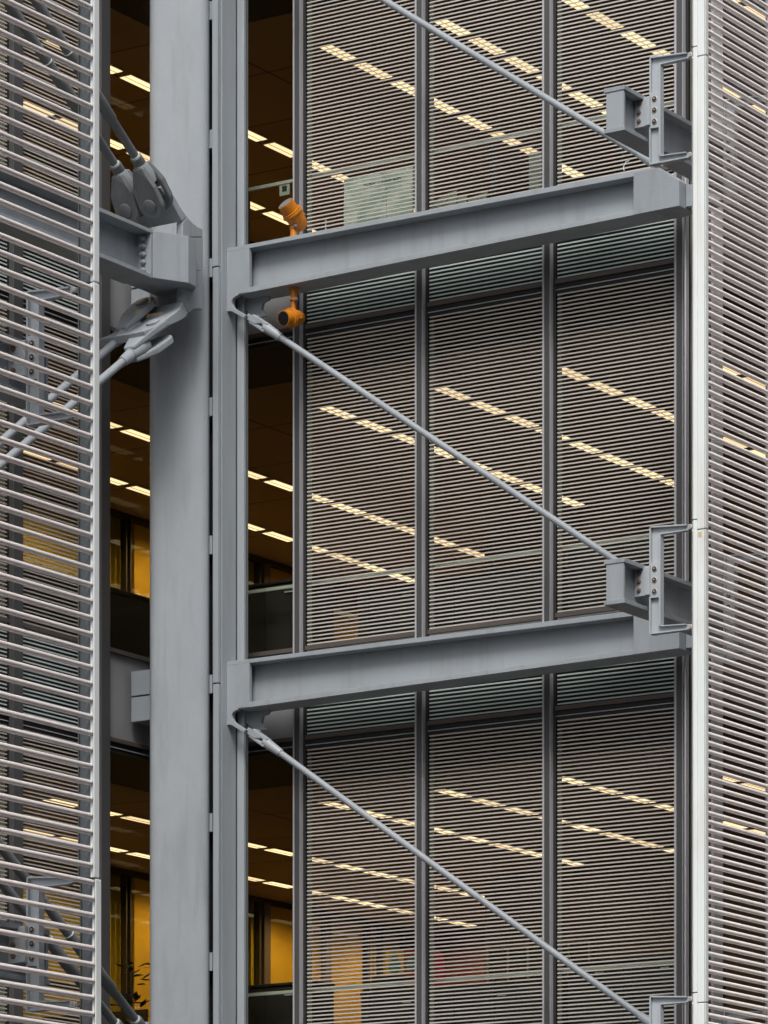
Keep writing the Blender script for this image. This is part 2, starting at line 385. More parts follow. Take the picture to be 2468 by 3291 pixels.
for k in (1, 2, 3):
    for (b0, b1, wn) in BB:
        z0, z1 = ZSI+zf(k), ZTR+zf(k); lv = wn != 'corner'; fl = FLN[k]
        lab = (f'{fl} floor louvred window behind the left tube screen, {"right" if wn == "near" else "leftmost"} bay' if lv else f'{fl} floor bare window strip left of the big grey column')
        t = thing('office_window', (UG, (b0+b1)/2, z0), lab, 'window', 'office windows of the recess side wall')
        MB().box(UG-0.040, UG-0.030, b0, b1, z0+WFR, z1-0.10).build('glass_pane', GLASS, t)
        MB().box(UG-0.05, UG+0.012, b0, b1, z0, z0+WFR).build('sill', BROWN, t, bevel=0.003)
        f = MB(); f.box(UG-0.05, UG-0.012, b0, b1, z1-0.10, z1-0.001); f.box(UG-0.011, UG+0.002, b0, b1, z1-0.058, z1-0.050); f.m = [0]*6+[1]*6
        f.build('head_frame', [GASK, MULL], t)
        if lv:
            s = MB(); slats(s, b0+0.006, b1-0.012, UG-0.012, z0+WFR, z1-0.085, 'B', z0+WFR+0.016); s.build('louvre_slats', LOUV, t)
        z0, z1 = ZTR+zf(k), ZSI+H+zf(k)
        lab = (f'dark louvred spandrel over the {fl} window, {"right" if wn == "near" else "leftmost"} bay behind the tubes' if lv else f'grey sheet spandrel over the {fl} bare window left of the column')
        t = thing('spandrel_panel', (UG, (b0+b1)/2, z0), lab, 'spandrel panel', 'spandrel panels of the recess side wall')
        MB().box(UG-0.048, UG-0.028, b0, b1, z0+0.046, z1-0.001).build('panel', SPAN if lv else SPANM, t)
        MB().box(UG-0.049, UG+0.014, b0, b1, z0, z0+0.045).build('bottom_rail', BROWN, t, bevel=0.003)
        if lv:
            s = MB(); slats(s, b0+0.006, b1-0.012, UG-0.012, z0+0.05, z1-0.004, 'B', z0+0.066); s.build('louvre_slats', LOUVC, t)
# the corner where the two glazed walls meet (behind the column)
t = MB().box(UG-0.1, -26.13, 36.26, VG+0.1, zbot, ztop).build('corner_post', MUL); tag(t, 'dark corner post hidden behind the big grey column', 'corner post')

# ------------------------------------------------------------------ right street side glazing, seen through the right screen
c = thing('corner_post', (-20.07, VG, zbot), 'slim grey corner trim with a green glass edge, just left of the white post', 'corner post')
a = [(2188, 2192, GLASS, 0.0, 0.03), (2193, 2200, MULL, -0.03, 0.02)]
MB().box(uA(2193.5, VG), uA(2200, VG), VG-0.03, VG+0.1, zbot, ztop).build('edge_strip', MULL, c)
MB().box(uA(2187, VG), uA(2193, VG), VG+0.0, VG+0.1, zbot, ztop).build('glass_edge', mat('green_glass_edge', (0.05, 0.12, 0.08), 0.2), c)
MB().box(UR-0.04, UR+0.02, VG+0.03, VG+0.30, zbot, ztop).build('return_sheet', MUL, c)
pp = MB(); pp.box(uA(2203, 36.2), uA(2209, 36.2), 36.17, 36.24, zbot, ZSI-0.02)
tag(pp.build('downpipe', MULL, bevel=0.012), 'thin pale downpipe running down beside the white right post', 'pipe')
for i, (v0, v1) in enumerate(((36.72, 36.98), (38.2, 38.35), (39.7, 39.85))):
    m = MB(); m.box(UR-0.05, UR+0.05, v0, v1-0.07, zbot, ztop); m.box(UR-0.06, UR+0.0, v1-0.069, v1, zbot, ztop); m.m = [0]*6+[1]*6
    tag(m.build('mullion', [MULL, GASK]), ['pale mullion behind the right tube screen close to the white post', 'mullion behind the right tube screen at the right edge', 'mullion far behind the right tube screen'][i], 'mullion', 'vertical mullions of the office glazing')
for k in (1, 2, 3):
    z0, z1 = ZSI+zf(k), ZTR+zf(k); fl = FLN[k]
    for j, (b0, b1) in enumerate(((36.985, 38.195), (38.355, 39.695))):
        wl = 'nearer the white post' if j == 0 else 'further from the post'
        t = thing('office_window', (UR, (b0+b1)/2, z0), f'{fl} floor window behind the right tube screen, {wl}', 'window', 'office windows of the street side')
        MB().box(UR-0.04, UR-0.03, b0, b1, z0+WFR, z1-0.10).build('glass_pane', GLASS, t)
        MB().box(UR-0.05, UR+0.01, b0, b1, z0, z0+WFR).build('sill', BROWN, t)
        MB().box(UR-0.05, UR+0.01, b0, b1, z1-0.10, z1-0.001).build('head_frame', GASK, t)
        o = MB().box(UR-0.04, UR-0.02, b0, b1, z1, z0+H-0.001).build('spandrel_panel', SPANR)
        tag(o, f'dark spandrel over the {fl} window behind the right tube screen, {wl}', 'spandrel panel', 'spandrel panels of the street side')

# ================================================================== STEEL FRAME
ZLO, ZHI = 0.0, EYE+22.0
# big column: rounded box section, turned towards the street corner
cd = 43.75; Xc = (579.5-CX)/FP*cd
cu, cv = -st*cd + ct*Xc, ct*cd + st*Xc
sec = []
NS = 48; hw, hd = 0.304, 0.25
for i in range(NS):
    a = 2*math.pi*i/NS; ca, sa = math.cos(a), math.sin(a); e = 2/7.0
    p = hw*math.copysign(abs(ca)**e, ca); q = hd*math.copysign(abs(sa)**e, sa)
    sec.append((cu + p*ct - q*st*1.0, cv + p*st + q*ct))
m = MB(); m.prism(sec, 'z', ZLO, ZHI); m.sm = [False, False]+[True]*NS
col = thing('steel_column', (cu, cv, 0), 'big grey painted steel column with rounded corners, taller than the picture', 'column')
m.build('shaft', STEEL, col)
# cover strip joined by short tabs, with long dark slots between
Vs = 35.60
for (ya, yb, dx) in ((-1200, 857, 0), (861, 2195, 2), (2199, 4600, 3)):
    ua, ub = uA(681.5+dx, Vs), uA(699+dx, Vs)
    MB().box(ua, ub, Vs, Vs+0.05, zz(yb, ua, Vs), zz(ya, ua, Vs)).build('cover_strip', STEELS, col, bevel=0.004)
tb = MB(); ua, ub = uA(664, Vs-0.01), uA(683, Vs+0.02)
for (y0, y1) in ((5, 64), (418, 477), (832, 891), (1278, 1337), (1722, 1781), (2169, 2228), (2614, 2673), (3061, 3120), (-440, -381), (3505, 3564)):
    z0, z1 = zz(y1, ua, Vs), zz(y0, ua, Vs); tb.box(ua, ub, Vs+0.012, Vs+0.045, z0, z1)
tb.build('slot_tab', STEEL, col)
MB().box(uA(671, Vs+0.14), uA(712, Vs+0.14), Vs+0.15, Vs+0.17, ZLO, ZHI).build('dark_backing', GASK, col)  # added black sheet standing in for the dark gap behind the slots
ua, ub = uA(707.5, 35.66), uA(714, 35.66)
MB().box(ua, ub, 35.66, 35.9, ZLO, ZHI).build('edge_bar', STEELS, col)
# slim plate column on which the beams bear
c2 = thing('plate_column', (-25.1, 36.0, 0), 'flat blue-grey steel plate upright with a raised weld ridge, right of the big column', 'column')
V2 = 35.96
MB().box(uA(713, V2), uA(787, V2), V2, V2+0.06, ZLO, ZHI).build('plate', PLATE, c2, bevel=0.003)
MB().box(uA(760, V2-0.05), uA(783, V2-0.05), V2-0.05, V2-0.001, ZLO, ZHI).build('weld_ridge', STEELS, c2, bevel=0.012)

# ---- beams of the end wall
Vf = VBM; Vk = VBM+0.33
def beam(k):
    dz = zf(k); q = lambda x, y, V=Vf: (PA(x, y, V)[0], PA(x, y, V)[1]+dz)
    t = thing('steel_beam', (-22.5, Vf+0.16, q(1475, 804)[1]-0.1), '', 'beam', 'tapered grey beams across the windows')
    topL, topR = q(718, 800.3), q(2118, 537.0)
    # flanges
    tf = MB(); tf.prism([q(718, 800.3), q(2100, 537.2), q(2100, 555.0), q(718, 813.0)], 'y', Vf+0.0, Vk)
    tf.build('top_flange', STEELS, t, bevel=0.003)
    bf = MB(); bf.prism([q(766, 930.0), q(2100, 662.4), q(2100, 678.5), q(766, 947.0)], 'y', Vf+0.0, Vk)
    bf.build('bottom_flange', STEELS, t, bevel=0.003)
    wb = MB(); wb.prism([q(760, 806.0), q(2095, 552), q(2095, 665), q(760, 936)], 'y', Vf+0.145, Vf+0.175); wb.build('web', STEELS, t)
    # stiffener / solid left end
    le = MB()
    arc = [(766, 944.5), (765, 950.0), (757, 953.0), (749, 960), (745.5, 968), (745.6, 977), (749, 986), (755, 992), (789.5, 1012.5), (784.4, 1023.3),
           (744, 1000.5), (736, 1000.8), (717.5, 1003)]
    le.prism([q(717.5, 813.8), q(801.5, 797.6), q(801.5, 923.0), q(801.5, 939.5)]+[q(*p) for p in arc], 'y', Vf-0.004, Vf+0.045)
    le.build('end_plate', STEEL, t, bevel=0.004)
    # tongue carrying the rod
    tg = MB(); tg.prism([q(788, 1003), q(815, 1019), q(826, 1035), q(806, 1036), q(780, 1019)], 'y', Vf+0.05, Vf+0.085); tg.build('tongue', STEEL, t)
    # dark throat web behind the curl of the end plate
    th = MB(); th.prism([q(742, 946), q(826, 932), q(826, 948), q(808, 957), q(803, 980), q(820, 1000), q(792, 1005), q(742, 975)], 'y', Vf+0.20, Vf+0.24); th.build('rear_plate', STEEL, t)
    # solid right end, chamfered
    re = MB(); re.prism([q(2036, 553.5), q(2118, 538.5), q(2182.5, 579.6), q(2183.3, 661.8), q(2036, 691.2)], 'y', Vf-0.004, Vk+0.002)
    re.build('end_block', STEEL, t, bevel=0.004)
    # recessed stub to the outrigger
    stb = MB(); ur = q(2184, 600)[0]; zz0, zz1 = q(2183, 655)[1], q(2183, 585)[1]
    stb.box(ur+0.001, -19.30, Vf+0.12, Vk-0.02, zz0, zz1); stb.build('stub', STEEL, t, bevel=0.004)
    # stub to the left joining the column
    return t
b1 = beam(1); b1['label'] = 'upper tapered grey steel I beam crossing the windows, with orange floodlights on it'
b2 = copy_tree(b1, (0, 0, -H), 'lower tapered grey steel I beam crossing the windows, no lamps on it')
b3 = copy_tree(b1, (0, 0, -2*H), 'grey beam under the lowest windows, just below the picture')
b0 = copy_tree(b1, (0, 0, H), 'grey beam above the highest windows, just over the picture')

# ---- slab connector blocks behind the column (left window strip)
def conn(k):
    z0, z1 = zz(2322, UG, 35.7)+zf(k)+H, zz(2160, UG, 35.7)+zf(k)+H; zm = (z0+z1)/2
    t = thing('slab_connector', (-26.0, 35.8, z0), f'grey two-part block fixed behind the column, level with the {"upper" if k == 1 else "lower"} beam', 'bracket')
    MB().box(UG+0.03, -25.6, 35.70, 36.1, zm+0.008, z1).build('upper_box', STEEL, t, bevel=0.004)
    MB().box(UG+0.03, -25.6, 35.70, 36.1, z0, zm-0.008).build('lower_box', STEEL, t, bevel=0.004)
conn(1); conn(2)

# ---- big node of the diagonal bracing, every second storey
UNO = -25.10                      # outer face of the side beam
UW = -25.28
def node():
    t = thing('side_beam', (UNO-0.16, 33.0, zz(880, UNO, 34.0)), 'grey I beam running behind the left screen to the column joint, bolts at its end', 'beam', 'side beams of the recess')
    def q(x, y, U=UNO): return PB(x, y, U)
    vE = q(492, 800)[0]; v0 = 25.0
    zt1, zb1 = q(492, 739)[1], q(492, 895)[1]
    MB().box(UNO-0.36, UNO, v0, vE, zt1-0.038, zt1).build('top_flange', STEEL, t, bevel=0.003)
    MB().box(UNO-0.36, UNO, v0, vE, zb1, zb1+0.038).build('bottom_flange', STEEL, t, bevel=0.003)
    MB().box(UNO-0.195, UNO-0.165, v0, vE-0.03, zb1+0.038, zt1-0.038).build('web', STEEL, t)
    MB().box(UNO-0.35, UNO-0.002, vE-0.032, vE-0.001, zb1+0.038, zt1-0.038).build('end_plate', STEEL, t)
    for j in range(5):
        z = zb1+0.085+j*(zt1-zb1-0.17)/4
        MB().lathe((UNO-0.085, vE-0.034, z), (0, -1, 0), [(0, 0.026), (0.03, 0.026), (0.034, 0.016), (0.052, 0.016)], 6).build('bolt', STEELS, t)
    n = thing('bracing_node', (-25.3, 35.2, zb1-0.2), 'grey cast steel joint on the column where rods and side beam meet', 'steel joint', 'bracing nodes of the column')
    # plan polygon of the box that wraps the joint
    zt2, zb2 = q(492, 741)[1], q(492, 893)[1]
    P0 = Vector((UNO, vE+0.004)); dr = Vector((ct, st))*0.885+Vector((-st, ct))*0.465
    P1 = P0+dr*0.385; P2 = P1+Vector((-0.02, 0.16))
    pl = [tuple(P0), tuple(P1), tuple(P2), (-25.2, 35.25), (-25.45, 35.25), (-25.45, vE+0.004)]
    MB().prism(pl, 'z', zb2, zt2).build('joint_box', STEEL, n, bevel=0.006)
    # curved plates: a broad inclined tongue for the pins running into an upright gusset
    UGU = -25.05
    G = lambda x, y: PB(x, y, UGU)
    tu = [(530, 590), (543, 606), (562, 634), (579, 664), (602, 697), (586, 712), (567, 678), (549, 648), (528, 622), (512, 602)]
    MB().prism([G(*p) for p in tu], 'x', UGU-0.56, UGU).build('upper_tongue', STEEL, n, bevel=0.008)
    up = [(602.5, 697.5), (618, 715), (634, 728), (651, 736), (652, 762), (587, 762), (587, 713)]
    MB().prism([G(*p) for p in up], 'x', UGU-0.08, UGU).build('upper_gusset', STEEL, n, bevel=0.008)
    MB().prism([G(587, 763), G(652, 763), G(652, 869), G(588, 869)], 'x', UGU-0.08, UGU).build('gusset_middle', STEEL, n)
    tl = [(588, 968), (581, 988), (566, 1002), (545, 1017), (522, 1034), (496, 1050), (462, 1064), (470, 1090), (510, 1073), (545, 1046), (572, 1034), (594, 1022), (606, 1007)]
    MB().prism([G(*p) for p in tl], 'x', UGU-0.56, UGU).build('lower_tongue', STEEL, n, bevel=0.008)
    lo = [(652, 870), (651, 996), (640, 992), (622, 995), (607, 1006), (589, 967), (588, 870)]
    MB().prism([G(*p) for p in lo], 'x', UGU-0.08, UGU).build('lower_gusset', STEEL, n, bevel=0.008)
    MB().box(UGU-0.42, UGU-0.085, G(606, 0)[0]+0.02, 35.12, zb2-0.24, zt2+0.06).build('inner_web', STEEL, n)
    return t, n
sb, nd = node()
nd2 = copy_tree(nd, (0, 0, -2*H-0.12), 'second column joint two storeys down, its forks cut by the bottom edge')

def clevis(mb, eye, d, L=0.36, w=0.115, half=0.055, r=0.05, side='x'):
    pass
def big_rod(U, pts_y, eye, collar, name, lab, up):
    # eye: photo position of the pin; pts: two photo points on the rod axis
    e = Vector((U, *PB(*eye, U))); a = Vector((U, *PB(*pts_y[0], U))); b = Vector((U, *PB(*pts_y[1], U)))
    d = (b-a).normalized()
    cst = Vector((U, *PB(*collar, U)))
    t = thing(name, e, lab, 'tie rod', 'big diagonal tie rods beside the column')
    far = a + d*(9.0)
    tn = (cst-a).dot(d); cst = a+d*tn
    r = 0.050 if up else 0.042
    L1 = 0.62
    if up:
        MB().lathe(cst, d, [(0.0, 0.058), (0.012, 0.062), (0.10, 0.060), (0.105, r*0.86), (0.56, r*0.90), (0.575, r*1.12), (1.02, r*1.28), (1.05, r*1.28), (1.4, r*1.05), (1.42, r*1.0), (9, r)], 24).build('rod', RODD, t)
        MB().lathe(cst+d*0.105, d, [(0, r*0.95), (0.012, r*0.95)], 24).build('pale_ring', WHITE, t)
        MB().lathe(cst+d*1.41, d, [(0, r*1.10), (0.012, r*1.10)], 24).build('pale_ring', WHITE, t)
    else:
        MB().lathe(cst, d, [(0.0, 0.062), (0.10, 0.055), (0.17, 0.050), (0.172, r*0.95), (9, r*0.95)], 24).build('rod', RODM, t)
    # fork: two cheeks astride the tongue, pin across them, tapering into the sleeve
    ax = (cst-e); Lf = ax.length; ax.normalize(); nrm = ax.cross(Vector((1, 0, 0))).normalized(); ux = Vector((1, 0, 0))
    wide = 0.138 if up else 0.135
    P = []
    for i in range(15):
        an = -math.pi/2 + math.pi*i/14
        P.append((-math.cos(an)*wide*1.05, math.sin(an)*wide))
    P += [(Lf*0.45, wide*0.92), (Lf*0.75, wide*0.66), (Lf*1.0, 0.060), (Lf*1.0, -0.060), (Lf*0.75, -wide*0.66), (Lf*0.45, -wide*0.92)]
    th = 0.150 if up else 0.145
    def solid(t0, t1):
        bm = bmesh.new()
        A = [bm.verts.new(e+ax*p[0]+ux*p[1]+nrm*t0*(1 if p[0] < Lf*0.5 else 1-0.35*(p[0]/Lf-0.5)*2)) for p in P]
        B = [bm.verts.new(e+ax*p[0]+ux*p[1]+nrm*t1*(1 if p[0] < Lf*0.5 else 1-0.35*(p[0]/Lf-0.5)*2)) for p in P]
        bm.faces.new(A); bm.faces.new(B[::-1])
        for i in range(len(P)): bm.faces.new((A[i], A[(i+1) % len(P)], B[(i+1) % len(P)], B[i]))
        bmesh.ops.recalc_face_normals(bm, faces=bm.faces); bm.verts.index_update()
        mb = MB(); mb.add([v.co[:] for v in bm.verts], [[v.index for v in f.verts] for f in bm.faces]); bm.free(); return mb
    for sgn in (-1, 1):
        solid(sgn*th*0.36, sgn*th*0.86).build('fork_cheek', RODD if up else STEEL, t, bevel=0.016)
        MB().lathe(e+nrm*sgn*th*0.85, nrm*sgn, [(0, wide*0.52), (0.016, wide*0.52), (0.022, wide*0.46)], 28).build('pin_head', RODD if up else STEEL, t)
    MB().lathe(e+ax*(Lf*0.50), ax, [(0, th*0.62), (Lf*0.25, th*0.66), (Lf*0.52, 0.066)], 24).build('sleeve', STEEL, t)
    return t
U1, U2 = -25.15, -25.45
r1 = big_rod(U2, ((376, 539), (148, 193)), (424, 662), (385, 556), 'tie_rod', 'left of the two thick rods rising to the upper left from the column joint', True)
r2 = big_rod(U1, ((445, 519), (168, 84)), (500, 644), (452, 530), 'tie_rod', 'right of the two thick rods rising to the upper left from the column joint', True)
r3 = big_rod(U2, ((386, 1087), (30, 1396)), (470, 1009), (396, 1078), 'tie_rod', 'upper of the two rods falling to the lower left from the column joint', False)
r4 = big_rod(U1, ((410, 1149), (99, 1411)), (505, 1076), (420, 1142), 'tie_rod', 'lower of the two rods falling to the lower left from the column joint', False)
copy_tree(r1, (0, 0, -2*H-0.12), 'left rod of the lower pair, ending in a fork at the bottom edge')
copy_tree(r2, (0, 0, -2*H-0.12), 'right rod of the lower pair, ending in a fork at the bottom edge')

# ---- slim tie rods across the windows
def slim_rod():
    V = VBM+0.10
    P = lambda x, y: Vector((PA(x, y, V)[0], V, PA(x, y, V)[1]))
    a, b = P(903, 1085.5), P(1949, 1782); d = (b-a).normalized()
    t = thing('slim_tie_rod', P(812, 1030), '', 'tie rod', 'slim diagonal rods across the windows')
    L = (P(2110, 1890)-a).length
    MB().lathe(a-d*0.02, d, [(0, 0.033), (L, 0.033)], 20).build('rod', RODM, t)
    MB().lathe(a, -d, [(0, 0.040), (0.01, 0.043), (0.16, 0.050), (0.24, 0.052)], 20).build('sleeve', STEELS, t)
    sp = P(2055, 1853)
    MB().lathe(sp, d, [(0, 0.036), (0.05, 0.045), (0.25, 0.048)], 20).build('end_sleeve', STEELS, t)
    up = Vector((-d.z, 0, d.x)).normalized()
    if up.z < 0: up = -up
    for s in (-1, 1):
        c0 = a - d*0.20; e0 = a - d*0.42
        pts = []
        o0, o1 = 0.010, 0.050
        quad = [c0+up*s*o0, c0+up*s*o1, e0+up*s*o1, e0+up*s*(o0+0.008)]
        MB().prism([(p.x, p.z) for p in quad], 'y', V-0.045, V+0.045).build('fork_cheek', STEELS, t, bevel=0.008)
    MB().lathe(a-d*0.37-up*0.058, up, [(0, 0.026), (0.116, 0.026)], 16).build('pin', STEEL, t)
    return t
s2 = slim_rod(); s2['label'] = 'slim rod falling from the upper beam end across the middle windows to the bracket'
copy_tree(s2, (0, 0, H-0.16), 'slim rod crossing the top windows, its upper end out of the picture')
copy_tree(s2, (0, 0, -H), 'slim rod falling from the lower beam end across the bottom windows')

# ================================================================== OUTRIGGERS, BRACKETS, SCREENS
vp = vB(2268, US)           # plane of the white face of the right post
VC = vp + 0.03              # front of the C bracket
def QC(x, y, V=None):
    return PA(x, y, VC if V is None else V)
def bar(mb, pa, pb, wdt, y0, y1):
    a, b = Vector((pa[0], pa[1])), Vector((pb[0], pb[1])); d = (b-a).normalized(); n = Vector((-d.y, d.x))*wdt/2
    mb.prism([tuple(a+n), tuple(b+n), tuple(b-n), tuple(a-n)], 'y', y0, y1)
def c_bracket():
    q = QC
    t = thing('c_bracket', (q(2100, 350)[0], VC, q(2100, 531)[1]), '', 'bracket', 'C shaped brackets holding the tube screens')
    out = [(2087, 187), (2091.5, 181.5), (2200, 167), (2207, 170), (2207.5, 184), (2127, 203), (2122.5, 209), (2122.5, 498.5), (2200, 487), (2207.5, 490), (2208, 504), (2091.5, 530.5), (2085.5, 525.5)]
    MB().prism([q(*p) for p in out], 'y', VC+0.032, VC+0.062).build('web', BRKT, t, bevel=0.003)
    rm = MB()
    bar(rm, q(2088.5, 186), q(2087.3, 527), 0.014, VC, VC+0.066)
    bar(rm, q(2089, 184.5), q(2205, 169.5), 0.014, VC, VC+0.066)
    bar(rm, q(2087, 528), q(2206, 505), 0.012, VC, VC+0.066)
    bar(rm, q(2119.3, 206), q(2119.3, 500), 0.018, VC, VC+0.066)
    bar(rm, q(2119.3, 204.5), q(2205, 185.5), 0.010, VC+0.008, VC+0.066)
    bar(rm, q(2121.3, 500.5), q(2203, 489.0), 0.010, VC, VC+0.066)
    rm.build('rim', BRKT, t, bevel=0.002)
    pd = MB(); pd.prism([q(2090, 300), q(2117, 295), q(2117, 409), q(2090, 413)], 'y', VC+0.001, VC+0.05); pd.build('bolt_pad', BRKT, t, bevel=0.002)
    for yy in (317.5, 353.6, 390.6):
        p = q(2103.6, yy)
        MB().lathe((p[0], VC+0.001, p[1]), (0, -1, 0), [(0, 0.025, 0), (0.007, 0.025, 0), (0.009, 0.021, 0), (0.0095, 0.0125, 1), (0.0098, 0.009, 1), (0.016, 0.0085, 0)], 24).build('bolt', [BOLT, BLACK], t)
    for yy in (173.3, 495.0):
        p = q(2216.0, yy)
        MB().lathe((p[0], VC+0.005, p[1]), (0, 1, 0), [(0, 0.016, 1), (0.001, 0.019, 0), (0.05, 0.019, 0)], 24).build('pin', [WHITE, BOLT], t)
        MB().box(p[0]-0.02, p[0]+0.03, VC+0.02, VC+0.045, p[1]-0.012, p[1]+0.012).build('lug', BRKT, t)
    return t
cb1 = c_bracket(); cb1['label'] = 'upper C shaped bracket reaching to the white right post'
cb2 = copy_tree(cb1, (0, 0, -H), 'middle C shaped bracket reaching to the white right post')
cb3 = copy_tree(cb1, (0, 0, -2*H), 'lowest C shaped bracket at the bottom edge, mostly cut off')

vO = vp-0.33                # free end of the outrigger
def outrigger(v_end, v_far, sgn, zsh=0.0):
    q = lambda x, y: PA(x, y, vO)
    ul, ur_ = q(1940, 350)[0], q(2006.5, 350)[0]
    zt_, zb_ = q(2006, 272)[1]+zsh, q(2006, 417.5)[1]+zsh
    uc = (ul+ur_)/2; tf = 0.040
    t = thing('outrigger_beam', (uc, v_end, zb_), '', 'beam', 'outrigger beams carrying the tube screens')
    a0, a1 = sorted((v_end, v_far))
    MB().box(ul, ur_, a0, a1, zt_-tf, zt_).build('top_flange', STEEL, t, bevel=0.004)
    MB().box(ul, ur_, a0, a1, zb_, zb_+tf).build('bottom_flange', STEEL, t, bevel=0.004)
    MB().box(uc-0.012, uc+0.012, a0+0.02, a1, zb_+tf, zt_-tf).build('web', STEEL, t)
    e0, e1 = sorted((v_end+sgn*0.008, v_end+sgn*0.035))
    MB().box(ul+0.022, ur_-0.012, e0, e1, zb_+tf, zt_-tf).build('end_plate', STEELS, t)
    # splice plate with three bolts towards the bracket
    vs = v_end + sgn*0.345
    s0, s1 = sorted((vs, vs+sgn*0.03))
    x0, x1 = uA(2031, vp), uA(2086.5, vp)
    zs1, zs0 = zz(318, x0, vp)+zsh, zz(412, x0, vp)+zsh
    MB().box(uc+0.013, x1-0.004, s0, s1, zs0, zs1).build('splice_plate', BRKT, t, bevel=0.003)
    MB().box(uA(2070, vp), x1-0.005, s0-0.008, s0-0.001, zs0+0.004, zs1-0.004).build('splice_cover', BRKT, t, bevel=0.003)
    for j in range(3):
        z = zs0 + (zs1-zs0)*(0.2+0.3*j)
        MB().lathe((uA(2051, vp), s0, z), (0, -1, 0), [(0, 0.021), (0.008, 0.021), (0.009, 0.013), (0.022, 0.012)], 20).build('bolt', RUST, t)
    return t
og1 = outrigger(vO, 41.0, 1); og1['label'] = 'upper stub beam end sticking out beside the C bracket, on the right'
og2 = copy_tree(og1, (0, 0, -H), 'middle stub beam end sticking out beside the C bracket, on the right')
og3 = copy_tree(og1, (0, 0, -2*H), 'lowest stub beam at the right, below the bottom edge')
# second bracket of the right screen, seen through its tubes
V2P = vB(2459, US-0.142)
cbx = copy_tree(cb1, (0, V2P-vp+0.0, 0), 'upper C bracket seen through the right tube screen')
cby = copy_tree(cb1, (0, V2P-vp+0.0, -H), 'middle C bracket seen through the right tube screen')
cbz = copy_tree(cb1, (0, V2P-vp+0.0, -2*H), 'lowest C bracket seen through the right tube screen')
# left side of the recess: mirrored free ends
vpl = vB(302, US)
DL = (vpl - 0.02) - VC
zl = zz(887, US, vpl) - QC(2100, 173)[1]      # the left bracket stands higher up the post
def shift_left(k, lab1, lab2):
    cl = copy_tree(cb1, (0.0, DL-0.0, zl - k*H), lab1)
    ol = outrigger(vpl+0.33, 21.0, -1, zl - k*H); ol['label'] = lab2
shift_left(0, 'upper C bracket seen through the left tube screen', 'upper stub beam end seen through the left tube screen')
shift_left(1, 'lower C bracket seen through the left tube screen, near the bottom', 'lower stub beam end seen through the left tube screen, near the bottom')

# ---- tube screens
def tube_mesh(v0, v1, r=0.0205):
    mb = MB(); L = v1-v0
    mb.lathe((0, 0, 0), (0, 1, 0), [(0, r*0.55, 1), (0.004, r*0.80, 1), (0.012, r, 0), (L-0.020, r, 0), (L-0.008, r*0.82, 0), (L-0.006, r*0.74, 1), (L, r*0.62, 1)], 20)
    return mb
def screen(side, za, zb_, label, tube_zs, v0, v1, posts, first=None):
    t = thing('tube_screen', (US, (v0+v1)/2, za), label, 'sunscreen', 'tube screens of the street facade')
    for (pv0, pv1, notch) in posts:
        p = MB()
        # stile with a lapped lower and upper end
        g = 0.008
        if notch:
            p.box(US-0.142, US-0.0885, pv0, pv1, za+0.092, zb_+0.092-g)
            p.box(US-0.0875, US, pv0, pv1, za, zb_-g)
        else: p.box(US-0.142, US, pv0, pv1, za, zb_-g)
        if side == 'L':
            p = MB(); p.box(US-0.036, US, pv0, pv1, za, zb_-g)
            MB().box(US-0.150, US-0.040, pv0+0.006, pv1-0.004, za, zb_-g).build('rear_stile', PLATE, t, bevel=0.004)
        p.build('post', WHITE, t, bevel=0.006)
        e = MB(); e.box(US-0.134, US-0.128, pv0-0.002, pv0+0.01, za+0.002, zb_-0.012); e.box(US-0.010, US-0.006, pv0-0.002, pv0+0.01, za+0.002, zb_-0.012)
        e.build('groove', BROWN, t)
    mesh = None
    for z in tube_zs:
        if mesh is None:
            mb = tube_mesh(v0, v1)
            o = mb.build('tube', [TUBE, TUBER], t, origin=(0, 0, 0)); mesh = o
            o.location = Vector((US-0.022, v0, z)) - t.location
        else:
            o = mesh.copy(); C.objects.link(o); o.location = Vector((US-0.022, v0, z)) - t.location
    return t
# right screen
vr0, vr1 = vB(2278, US), 42.0
zr0 = zz(12, US, vr0); pr = 0.0782
jr = [zz(178, uA(2250, vp), vp)+0.0 + i*(-H) for i in range(3)]       # joints
edges = [ZHI-0.5, jr[0], jr[1], jr[2], jr[2]-0.9]
rl = ['top tube screen right of the white post, above the first post joint', 'upper full tube screen at the right, beside the upper C bracket',
      'lower full tube screen at the right, beside the middle C bracket', 'bottom sliver of tube screen at the lower right corner']
alltubes = [zr0 + 12*pr - i*pr for i in range(140)]
for i in range(4):
    zs = [z for z in alltubes if edges[i+1] < z <= edges[i] and z < EYE+(HY+260)*38.15/FP]
    sc = screen('R', edges[i+1], min(edges[i], zr0+14*pr), rl[i], zs, vr0+0.004, vr1, [(vp, vB(2278, US)-0.002, True), (V2P, V2P+0.055, False)])
stk = MB(); p = PA(2244, 1726, vp); p2 = PA(2255, 1734, vp); p3 = PA(2244, 1710, vp)
stk.box(p[0], p2[0], vp-0.0025, vp-0.0005, p[1], p3[1])
tag(stk.build('sticker', mat('yellow_sticker', (0.55, 0.48, 0.22), 0.6)), 'small pale yellow sticker on the white right post below its joint', 'sticker')
# left screen
vl1 = vpl-0.004
zl0 = zz(24+53.3*0, US, vpl); pl_ = 0.1174
jl = [zz(903, US, vpl), zz(2819, US, vpl)]
edl = [zl0+14*pl_, jl[0], jl[1], jl[1]-1.6]
ll = ['top tube screen on the left, above the first post joint', 'tall middle tube screen on the left', 'bottom tube screen at the lower left corner']
alll = [zl0 + 12*pl_ - i*pl_ for i in range(96)]
for i in range(3):
    zs = [z for z in alll if edl[i+1] < z <= edl[i]]
    off = 0.0 if i < 2 else 0.022
    screen('L', edl[i+1], edl[i], ll[i], zs, 21.2, vl1+off, [(vpl+off, vB(320, US)+off, False)])

